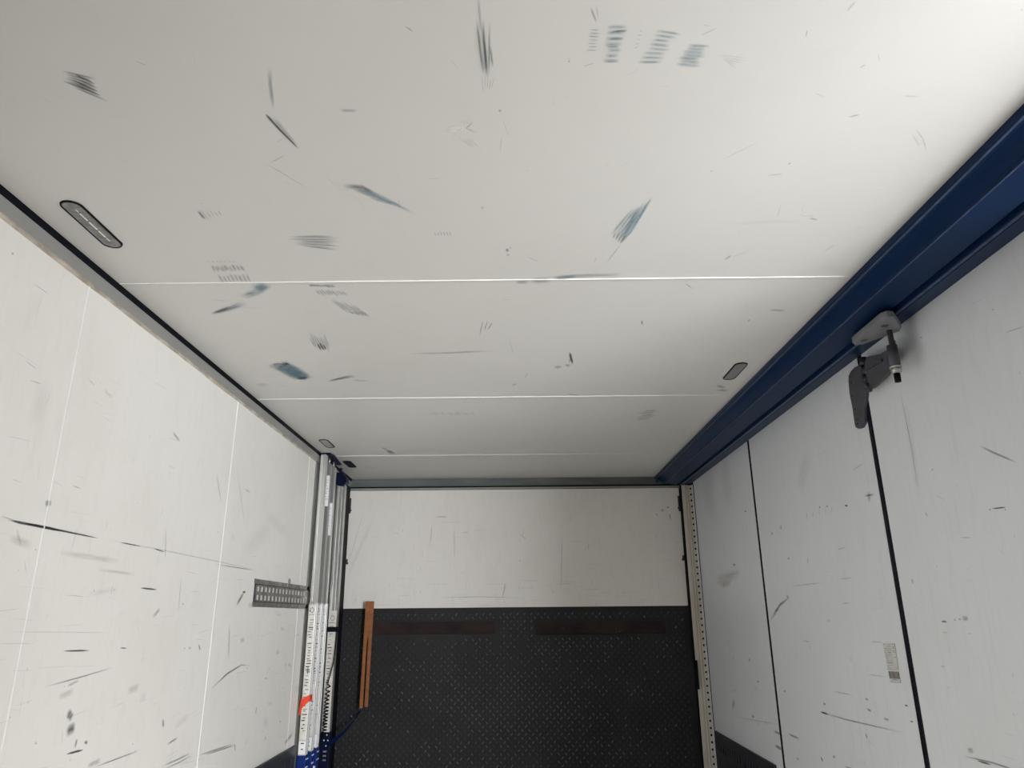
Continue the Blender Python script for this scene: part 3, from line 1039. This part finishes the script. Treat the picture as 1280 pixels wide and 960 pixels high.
for (a, b, c, d_) in SL:
    bm = BM()
    box(bm, a, b, yf + .016, yf + .05, c, d_)
    for q in range(3):
        x = a + (b - a) * (.12 + .36 * q)
        box(bm, x, x + .05, yf + .009, yf + .016, c + .012, c + .028)
    mk = Marks(bm, 1, lambda u, v: ony(u, v, yf + .016), (0, -1, 0), seed=7)
    if a > 0:
        mk.line([(769, 782), (771, 792)], 1.6, G); mk.line([(772, 791), (780, 786)], 1.6, G); mk.line([(700, 786), (706, 785)], 3, G)
    obj('grab_pocket', bm, [M_RUST] + KS, t)

# ------------------------------------------------------------------ rear right guide rail with punched holes
t = thing('guide_rail', 'upright cream guide rail with a row of small holes at the rear right corner', 'rail', (1.24, 5.2, 0))
bm = BM()
prism(bm, [(1.205, 5.22), (1.205, 5.192), (1.210, 5.186), (1.234, 5.186), (1.238, 5.194), (1.248, 5.186), (1.255, 5.188), (1.258, 5.22)], 'z', 0, 2.395)
obj('post', bm, M_CREAM, t)
bm = BM()
prism(bm, [(1.258, 5.21), (1.258, 5.190), (1.2795, 5.165), (1.2795, 5.21)], 'z', 0, 2.392, 0)
nrm = Vector((-.76, -.65, 0)).normalized()
for k in range(56):
    zz = .03 + k * .0425
    c = Vector((1.2685, 5.1775, zz))
    cyl(bm, c - nrm * .002, c + nrm * .0035, .0075, .006, 10, 1)
obj('holed_strip', bm, [M_CREAM, M_BLACK], t)
bm = BM()
box(bm, 1.2745, 1.2800, 5.138, 5.164, 0, 2.39)
obj('edge_strip', bm, M_WR, t)
bm = BM()
box(bm, 1.2765, 1.2798, 5.164, 5.1675, 0, 2.39)
obj('rubber_line', bm, M_GASKET, t)
bm = BM()
box(bm, 1.2775, 1.2800, 5.128, 5.138, 0, 2.39)
obj('rubber_line', bm, M_GASKET, t)
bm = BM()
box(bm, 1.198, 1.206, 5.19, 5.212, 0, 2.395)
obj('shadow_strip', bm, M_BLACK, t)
bm = BM()
box(bm, 1.199, 1.214, 5.165, 5.186, 1.03, 1.21)
obj('bracket', bm, M_BLACK, t, bevel=.002)

# black rubber curtain seal at the rear left corner
t = tag(obj('corner_seal', prism(BM(), [(XL - .012, 5.0), (XL + .006, 5.0), (XL + .012, 5.03), (XL + .004, 5.12), (XL + .006, 5.20), (XL - .012, 5.20)], 'z', 0, 2.405), M_BLACK),
        'black rubber strip closing the rear left corner beside the white flap', 'seal')

# ------------------------------------------------------------------ telescopic load bars parked against the left wall
def ink_rows(bm, x0, x1, y, z0, z1, seed, rows=18, mi=0):
    r = random.Random(seed)
    z = z1 - .01
    while z > z0 + .01:
        if r.random() < .9:
            a = x0 + (x1 - x0) * r.uniform(.12, .4)
            b = x0 + (x1 - x0) * r.uniform(.5, .88)
            box(bm, a, b, y - .0006, y - .0002, z, z + r.uniform(.0025, .006), mi)
        z -= r.uniform(.010, .022)


def bar(label, y, x=-1.166, top=2.452, sticker=True, tall=None, seed=1, upper_sticker=None, front=True, inner=None):
    """outer tube below, slimmer extrusion above, blue foot"""
    t = thing('load_bar', label, 'bar', (x, y, 0), None)
    w2, d2 = .020, .026
    # upper extrusion: ribbed profile
    bm = BM()
    a, b = .0165, .022
    prism(bm, [(x - a, y + b), (x - a, y - b), (x - a * .35, y - b), (x - a * .3, y - b + .005), (x + a * .25, y - b + .005),
               (x + a * .3, y - b), (x + a, y - b), (x + a, y - .006), (x + a - .005, y - .005), (x + a - .005, y + .005),
               (x + a, y + .006), (x + a, y + b)], 'z', 1.40, top)
    obj('inner_tube', bm, inner or M_ALU, t)
    bm = BM()
    prism(bm, [(x - w2, y + d2), (x - w2, y - d2), (x + w2, y - d2), (x + w2, y - .010), (x + w2 - .004, y - .009),
               (x + w2 - .004, y + .009), (x + w2, y + .010), (x + w2, y + d2)], 'z', .76, 1.585)
    obj('outer_tube', bm, M_ALU, t, bevel=.001)
    if sticker:
        bm = BM()
        box(bm, x - w2 + .001, x + w2 - .001, y - d2 - .0008, y - d2, .872, 1.575)
        ink_rows(bm, x - w2, x + w2, y - d2 - .0008, .885, 1.50, seed, mi=1)
        # emblem: ring with a slanted stroke, a rule under it
        c = (x, y - d2 - .001, 1.545)
        tube(bm, [(c[0] + .010 * math.cos(q * .4), c[1], c[2] + .013 * math.sin(q * .4)) for q in range(17)], .0014, 6, 1)
        box(bm, x - .016, x - .008, c[1] - .0004, c[1] + .0004, 1.538, 1.544, 1)
        box(bm, x - .017, x + .016, c[1] - .0002, c[1] + .0004, 1.520, 1.5225, 1)
        box(bm, x - .004, x + .012, c[1] - .0002, c[1] + .0004, 1.225, 1.230, 1)
        box(bm, x - .001, x + .003, c[1] - .0002, c[1] + .0004, 1.205, 1.240, 1)
        s = obj('sticker', bm, [M_STICK, M_INK], t)
        s['label'] = 'long cream printed sticker'
        bm = BM()
        box(bm, x - w2 + .001, x + w2 - .002, y - d2 - .0008, y - d2, .800, .866)
        ink_rows(bm, x - w2, x + w2 - .004, y - d2 - .0008, .805, .862, seed + 4, mi=1)
        obj('sticker', bm, [M_WSTICK, M_INK], t)['label'] = 'small white sticker above the blue foot'
        # pale printed side strip
        bm = BM()
        box(bm, x + w2, x + w2 + .0008, y - d2 + .002, y - .011, .82, 1.57)
        obj('side_sticker', bm, M_LSTICK, t)
        bm = BM()
        box(bm, x + w2, x + w2 + .0008, y + .011, y + d2 - .002, .82, 1.57)
        obj('side_sticker', bm, M_LSTICK, t)
    # blue foot
    bm = BM()
    box(bm, x - w2 - .003, x + w2 + .003, y - d2 - .003, y + d2 + .003, 0, .795)
    ft = obj('foot', bm, M_BLUE, t, bevel=.002)
    for zz in (.735, .775):
        for yy in (y - .013, y + .013):
            bm = BM()
            cyl(bm, (x + w2 + .003, yy, zz), (x + w2 + .006, yy, zz), .004, .0035, 10)
            obj_sub('rivet', bm, M_WSTICK, ft, t)
    bm = BM()
    box(bm, x - w2, x + w2, y - d2 - .0045, y - d2 - .003, .55, .705)
    obj_sub('label_plate', bm, M_WSTICK, ft, t)
    # pin at the head
    bm = BM()
    cyl(bm, (x, y, top), (x, y, ZC), .007, seg=14)
    obj('head_pin', bm, M_BOLT, t)
    if upper_sticker:
        z0, z1 = upper_sticker
        bm = BM()
        box(bm, x - a * 1.0, x + a * 1.0, y - b - .0008, y - b, z0, z1)
        ink_rows(bm, x - a * .6, x + a * .8, y - b - .0008, z0 + .02, z1 - .02, seed + 9, mi=1)
        s = obj('sticker', bm, [M_WSTICK, M_PALEINK], t)
        s['label'] = 'narrow white upper sticker'
    return t


def obj_sub(name, bm, mat, part, root):
    """a sub-part: its part sits at -root.location, so cancel both offsets"""
    o = obj(name, bm, mat)
    o.parent = part
    o.location = (0, 0, 0)
    return o


grp = None
b1 = bar('aluminium load bar nearest the camera, with red tape around its cream sticker', 4.33, seed=1)
b2 = bar('aluminium load bar directly behind the one with red tape, white sticker near its head', 4.45, seed=2, upper_sticker=(1.5 + .655, 1.5 + .845), top=2.42, inner=M_ALU_D)
b3 = bar('third aluminium load bar from the camera, white sticker lower than its neighbour', 4.56, seed=3, upper_sticker=(1.5 + .49, 1.5 + .69), top=2.42)
# red tape round bar 1
x, y = -1.166, 4.33
r5 = random.Random(3)
bm = BM()
pts = [(x - .024, y - .031), (x + .022, y - .031), (x + .022, y + .029), (x - .024, y + .029)]
zb_, zt_ = [1.025, 1.065, 1.06, 1.03], [1.075, 1.098, 1.095, 1.07]
V0 = [bm.verts.new((p[0], p[1], z)) for p, z in zip(pts, zb_)]
V1 = [bm.verts.new((p[0], p[1], z)) for p, z in zip(pts, zt_)]
for i in range(4):
    bm.faces.new((V0[i], V0[(i + 1) % 4], V1[(i + 1) % 4], V1[i]))
v = [bm.verts.new(q) for q in ((x - .024, y - .033, 1.06), (x - .010, y - .036, 1.045), (x - .022, y - .033, .995), (x - .031, y - .031, 1.000))]
bm.faces.new(v)
v = [bm.verts.new(q) for q in ((x - .012, y - .032, 1.050), (x + .018, y - .034, 1.066), (x + .016, y - .036, 1.078), (x - .008, y - .037, 1.070))]
bm.faces.new(v)
o = obj('tape', bm, M_RED, b1)
sd = o.modifiers.new('solid', 'SOLIDIFY'); sd.thickness = .0015
o['label'] = 'bright red tape wrapped around the bar'

# blue ceiling plate above the bars
t = thing('bar_head_plate', 'dark blue steel plate on the ceiling above the parked load bars', 'plate', (-1.16, 4.49, ZC))
bm = BM()
prism(bm, [(-1.178, 4.315), (-1.128, 4.315), (-1.118, 4.40), (-1.138, 4.665), (-1.178, 4.665)], 'z', ZC - .007, ZC - .0005)
obj('plate', bm, M_BLUE_D, t, bevel=.001)
bm = BM()
prism(bm, [(-1.178, 4.34), (-1.174, 4.34), (-1.174, 4.64), (-1.178, 4.64)], 'z', ZC - .03, ZC - .007)
obj('folded_lip', bm, M_BLUE_D, t)

# fourth bar, rearmost: wider, blue head, coil cable clipped on
x4, y4 = -1.160, 4.80
t = thing('locking_bar', 'rearmost aluminium bar with dark blue head and black clamp on its sticker', 'bar', (x4, y4, 0))
bm = BM()
a, b = .026, .024
prism(bm, [(x4 - a, y4 + b), (x4 - a, y4 - b), (x4 - a * .55, y4 - b), (x4 - a * .5, y4 - b + .006), (x4 - a * .2, y4 - b + .006), (x4 - a * .15, y4 - b),
           (x4 + a * .3, y4 - b), (x4 + a * .35, y4 - b + .006), (x4 + a * .7, y4 - b + .006), (x4 + a * .75, y4 - b), (x4 + a, y4 - b), (x4 + a, y4 + b)], 'z', .80, 2.345)
obj('tube', bm, M_ALU, t)
bm = BM()
prism(bm, [(x4 - .034, 2.345), (x4 + .018, 2.335), (x4 + .038, 2.365), (x4 + .034, 2.398), (x4 + .016, 2.415), (x4 + .010, 2.43), (x4 - .034, 2.43)], 'y', y4 - .034, y4 + .034)
hd = obj('head', bm, M_BLUE_D, t, bevel=.004)
bm = BM(); cyl(bm, (x4 + .01, y4 - .034, 2.385), (x4 + .01, y4 - .042, 2.385), .010, .008, 14)
obj_sub('knob', bm, M_BLUE_D, hd, t)
bm = BM(); cyl(bm, (x4 - .015, y4, 2.43), (x4 - .015, y4, ZC), .009, seg=14)
obj('head_pin', bm, M_BLUE_D, t)
bm = BM(); box(bm, x4 - a + .002, x4 + a - .002, y4 - b - .0012, y4 - b, .84, 1.545)
ink_rows(bm, x4 - a, x4 + a * .6, y4 - b - .0012, .86, 1.46, 44, mi=1)
tube(bm, [(x4 + .012 * math.cos(q * .4), y4 - b - .001, 1.50 + .015 * math.sin(q * .4)) for q in range(17)], .0014, 6, 1)
box(bm, x4 - .02, x4 + .02, y4 - b - .0016, y4 - b - .001, 1.472, 1.4745, 1)
s = obj('sticker', bm, [M_STICK, M_INK], t)
s['label'] = 'long cream printed sticker'
bm = BM()
box(bm, x4 - a - .004, x4 + a + .008, y4 - b - .010, y4 + b + .004, 1.418, 1.448)
obj('clamp', bm, M_BLACK, t, bevel=.004)
bm = BM(); box(bm, x4 - a - .002, x4 + a + .003, y4 - b - .003, y4 + b + .003, 0, .845)
ft = obj('foot', bm, M_BLUE_D, t, bevel=.002)
for (zz, xx) in ((.83, .012), (.80, -.004), (.80, .02), (.77, .01)):
    bm = BM(); cyl(bm, (x4 + xx, y4 - b - .003, zz), (x4 + xx, y4 - b - .006, zz), .004, .0035, 10)
    obj_sub('rivet', bm, M_WSTICK, ft, t)
for zz in (.735, .712, .689):
    bm = BM(); box(bm, x4 - .004, x4 + .016, y4 - b - .008, y4 - b - .003, zz, zz + .009)
    obj_sub('clip', bm, M_BOLT, ft, t)

# coil cable
bm = BM()
pts = [(x4 + .036, y4 - .036, 1.435), (x4 + .034, y4 - .040, 1.34), (x4 + .028, y4 - .042, 1.24), (x4 + .012, y4 - .045, 1.165), (x4 + .002, y4 - .046, 1.125)]
zc = 1.12
n = 15 * 14
for i in range(n + 1):
    f = i / n
    q = 2 * math.pi * 15 * f
    z = 1.115 - .30 * (f ** .80)
    rad = .0125
    pts.append((x4 + .004 - .006 * f + rad * math.sin(q), y4 - b - .020 - rad * .9 * math.cos(q) * .9, z))
tube(bm, pts, .0030, 7)
tag(obj('coil_cable', bm, M_BLACK), 'black coiled cable hanging down the rearmost bar', 'cable')

# blue tie strap between that bar and the platform
p0, p1 = ony(450, 889, YB + .008), Vector((x4 + .036, y4 - .046, onx(407, 928, x4).z))
bm = BM()
prev = None
for i in range(13):
    f = i / 12
    p = p0.lerp(p1, f) + Vector((0, 0, -.02 * math.sin(math.pi * f)))
    hw = .007 + .013 * f
    n = Vector((.35, 0, .93)).normalized() * hw
    cur = [bm.verts.new(p + n), bm.verts.new(p - n)]
    if prev:
        bm.faces.new((prev[0], prev[1], cur[1], cur[0]))
    prev = cur
o = obj('tie_strap', bm, M_BLUESTRAP)
sd = o.modifiers.new('solid', 'SOLIDIFY'); sd.thickness = .003
tag(o, 'thin blue strap stretched from the rearmost bar across the tread plate', 'strap')

# orange webbing loop hanging at the rear
t = thing('webbing_strap', 'orange webbing strap hanging folded from the lower edge of the white flap', 'strap', (-1.005, YB, 1.60))
ytop = YB - .060
A, Bq = ony(457.5, 752, ytop), ony(467.5, 752, ytop)
C, Dq = ony(449.5, 885, ytop), ony(459.5, 885, ytop)


def band(bm, a0, a1, c0, c1, y0, th, seg=22, wav=.002, ph=0, sl=0.0, sr_=1.0, drop=0.0):
    rows = []
    for i in range(seg + 1):
        f = i / seg
        l = a0.lerp(c0, f); r = a1.lerp(c1, f)
        wdt = wav * math.sin(5 * f + ph)
        L = l.lerp(r, sl * min(1, f * 3)); R_ = l.lerp(r, 1 - (1 - sr_) * min(1, f * 2.5))
        z = Vector((0, 0, drop * f))
        rows.append([bm.verts.new(Vector((q.x + dx, y0 + dy + wdt, q.z)) + z) for q, dx, dy in
                     ((L, 0, 0), ((L + R_) / 2, 0, -.0015), (R_, 0, 0), (R_, 0, th), (L, 0, th))])
    for P, Q in zip(rows, rows[1:]):
        for k in range(5):
            bm.faces.new((P[k], P[(k + 1) % 5], Q[(k + 1) % 5], Q[k]))
    bm.faces.new(rows[0]); bm.faces.new(rows[-1][::-1])


bm = BM()
band(bm, A, Bq, C, Dq, ytop - .006, .003, ph=.5, sr_=.42)
obj('webbing', bm, M_ORANGE, t, smooth=False)
bm = BM()
band(bm, A, Bq, C, Dq, ytop + .004, .003, ph=2.4, sl=.56, drop=.006)
obj('webbing', bm, M_ORANGE, t)
bm = BM()
box(bm, A.x + .001, Bq.x - .001, ytop - .008, ytop + .008, A.z - .006, A.z + .002)
obj('fold', bm, M_ORANGE, t, bevel=.001)
bm = BM()
tube(bm, [((A.x + Bq.x) / 2, YB + .002, A.z - .014), ((A.x + Bq.x) / 2, ytop + .0, A.z - .010), ((A.x + Bq.x) / 2, ytop - .004, A.z - .004)], .003)
obj('hook', bm, M_GREYPOST, t)

# ------------------------------------------------------------------ door hinge on the right
S = lambda x, y: (1020 + x / 5.333, 380 + y / 5.333)
t = thing('door_hinge', 'grey steel folding door hinge with triangular plate under the navy beam', 'hinge', (1.22, 2.2, 2.36))
tri = [(265, 225), (262, 262), (290, 278), (475, 232), (552, 198), (548, 172), (482, 98), (412, 98)]
zp = 2.364
P = [onz(*S(*q), zp) for q in tri]
P2 = [(p.x, p.y) for p in P]
P2 = [(1.139, 2.262), (1.158, 2.286), (1.182, 2.276), (1.228, 2.192), (1.245, 2.160), (1.236, 2.128), (1.168, 2.040), (1.148, 2.040), (1.136, 2.056)]
bm = BM()
prism(bm, P2, 'z', zp, zp + .022)
pl = obj('mounting_plate', bm, M_HPLATE, t, bevel=.003)
for (hx, hy) in ((1.166, 2.236), (1.174, 2.112)):
    bm = BM()
    cyl(bm, (hx, hy, zp - .0006), (hx, hy, zp + .004), .0115, seg=24)
    obj_sub('bolt_hole', bm, M_HINGE, pl, t)
bm = BM()
cyl(bm, (1.19, 2.22, zp + .02), (1.19, 2.22, 2.395), .011, seg=6)
obj('mounting_bolt', bm, M_BOLT, t)
bm = BM()
cyl(bm, (1.168, 2.09, zp + .02), (1.168, 2.09, 2.395), .011, seg=6)
obj('mounting_bolt', bm, M_BOLT, t)
px, py = 1.208, 2.15
bm = BM(); cyl(bm, (px, py, 2.20), (px, py, zp), .0085, seg=20)
obj('pivot_pin', bm, M_HINGE, t)
bm = BM(); cyl(bm, (px - .002, py, 2.235), (px - .002, py, 2.312), .0155, seg=24)
obj('sleeve', bm, M_HINGE, t)
bm = BM()
cyl(bm, (px - .002, py, 2.236), (px - .002, py, 2.243), .0175, seg=20)
cyl(bm, (px - .002, py, 2.222), (px - .002, py, 2.236), .0160, seg=6)
cyl(bm, (px - .002, py, 2.218), (px - .002, py, 2.222), .0140, seg=20)
obj('nut', bm, M_BOLT, t)
bm = BM(); cyl(bm, (px - .002, py, 2.190), (px - .002, py, 2.219), .0095, seg=20)
obj('threaded_end', bm, M_BLACK, t)
# arm: curved plate near the wall, from the knuckle at the gasket to the sleeve
arm = [(340, 350), (380, 343), (425, 333), (455, 315), (478, 300), (492, 330), (495, 440), (470, 472), (440, 500), (400, 540), (372, 562), (345, 575), (322, 520), (318, 440), (325, 380)]
ax = 1.246
bm = BM()
o2 = [onx(*S(*q), ax) for q in arm]
prism(bm, [(p.y, p.z) for p in o2], 'x', ax, ax + .012)
ar = obj('arm', bm, M_HINGE, t, bevel=.002)
bm = BM()
# web joining the plate to the sleeve
e0 = onx(*S(478, 300), ax); e1 = onx(*S(495, 440), ax)
prism(bm, [(px + .006, py), (px + .010, py - .006), (ax + .004, e0.y + .002), (ax + .012, e0.y + .016), (ax, e0.y + .016)], 'z', 2.268, 2.330)
obj('web', bm, M_HINGE, t, bevel=.002)
g0, g1 = onx(*S(330, 442), ax), onx(*S(446, 372), ax)
bm = BM()
prism(bm, [(g0.y, g0.z - .004), (g1.y, g1.z - .006), (g1.y, g1.z + .004), (g0.y, g0.z + .002)], 'x', ax - .007, ax)
obj_sub('rib', bm, M_HINGE, ar, t)
leaf = [(215, 520), (216, 480), (230, 448), (258, 420), (290, 405), (312, 402), (322, 440), (326, 520), (330, 585), (326, 640), (318, 690), (322, 730), (318, 790), (300, 824), (280, 832), (262, 822), (256, 800), (240, 690), (222, 600)]
lx = 1.266
bm = BM()
prism(bm, [(p.y, p.z) for p in [onx(*S(*q), lx) for q in leaf]], 'x', lx, XR)
lf = obj('leaf', bm, M_HINGE, t, bevel=.002)
for q in ((236, 522), (240, 612), (262, 702), (278, 772), (276, 800)):
    c = onx(*S(*q), lx)
    bm = BM(); cyl(bm, (lx - .0012, c.y, c.z), (lx + .002, c.y, c.z), .0026, seg=10)
    obj_sub('rivet', bm, M_BLACK, lf, t)
k0, k1 = onx(*S(300, 360), ax), onx(*S(345, 590), ax)
bm = BM()
for i in range(4):
    f0, f1 = i / 4, (i + .85) / 4
    a_, b_ = k0.lerp(k1, f0), k0.lerp(k1, f1)
    rr_ = .0135 if i % 2 == 0 else .0115
    cyl(bm, (ax + .006, a_.y, a_.z), (ax + .006, b_.y, b_.z), rr_, seg=16)
obj('knuckle', bm, plain('black_knuckle', (0.035, 0.035, 0.042), 0.45, 0.3), t)
for q in ((330, 540), (350, 575)):
    c = onx(*S(*q), ax - .01)
    bm = BM(); cyl(bm, (ax - .014, c.y, c.z), (ax - .002, c.y, c.z), .008, .007, 12)
    obj('bolt', bm, M_HINGE, t)

# ------------------------------------------------------------------ shipping label on the right wall
t = thing('shipping_label', 'small worn printed label with barcode on the middle right door panel', 'sticker', (XR, 2.64, 1.34))
qs = [onx(u, v, XR) for u, v in ((1103.5, 804), (1119, 803.5), (1126.5, 854), (1113, 853))]
bm = BM()
vs = [bm.verts.new((XR - .0004, p.y, p.z)) for p in qs] + [bm.verts.new((XR, p.y, p.z)) for p in qs]
bm.faces.new(vs[:4]); bm.faces.new(vs[4:][::-1])
for i in range(4):
    bm.faces.new((vs[i], vs[(i + 1) % 4], vs[4 + (i + 1) % 4], vs[4 + i]))


def LQ(u, v, x=XR - .0008):
    a = qs[0].lerp(qs[1], u); b = qs[3].lerp(qs[2], u)
    p = a.lerp(b, v)
    return (x, p.y, p.z)


def rectq(bm, u0, u1, v0, v1):
    n0 = len(bm.faces)
    A = [bm.verts.new(LQ(*q)) for q in ((u0, v0), (u1, v0), (u1, v1), (u0, v1))]
    B_ = [bm.verts.new(LQ(*q, XR - .0004)) for q in ((u0, v0), (u1, v0), (u1, v1), (u0, v1))]
    bm.faces.new(A); bm.faces.new(B_[::-1])
    for i in range(4):
        bm.faces.new((A[i], A[(i + 1) % 4], B_[(i + 1) % 4], B_[i]))
    bm.faces.ensure_lookup_table()
    for f in bm.faces[n0:]:
        f.material_index = 1


r6 = random.Random(10)
v_ = .03
while v_ < .68:
    u_ = .04
    heavy = abs(v_ - .24) < .02 or abs(v_ - .48) < .02
    end = .6 if v_ < .6 else .35
    while u_ < end:
        wdt = r6.uniform(.05, .14)
        if r6.random() < .75:
            rectq(bm, u_, min(u_ + wdt, end), v_, v_ + (.013 if heavy else .0065))
        u_ += wdt + .03
    if r6.random() < .4:
        rectq(bm, .72, .88, v_, v_ + .012)
    v_ += .033
rectq(bm, .02, .98, .665, .67); rectq(bm, .95, .97, .02, .66)
u_ = .03
while u_ < .97:
    wdt = r6.choice((.02, .03, .05, .07))
    rectq(bm, u_, min(.98, u_ + wdt), .72, .90)
    u_ += wdt + r6.choice((.015, .02, .03))
rectq(bm, .25, .8, .92, .935); rectq(bm, .05, .9, .985, .992); rectq(bm, .96, .985, .88, 1.0)
obj('paper', bm, [plain('label_paper', (0.66, 0.66, 0.65), 0.5, scale=50), plain('faded_ink', (0.14, 0.13, 0.125), 0.5)], t)
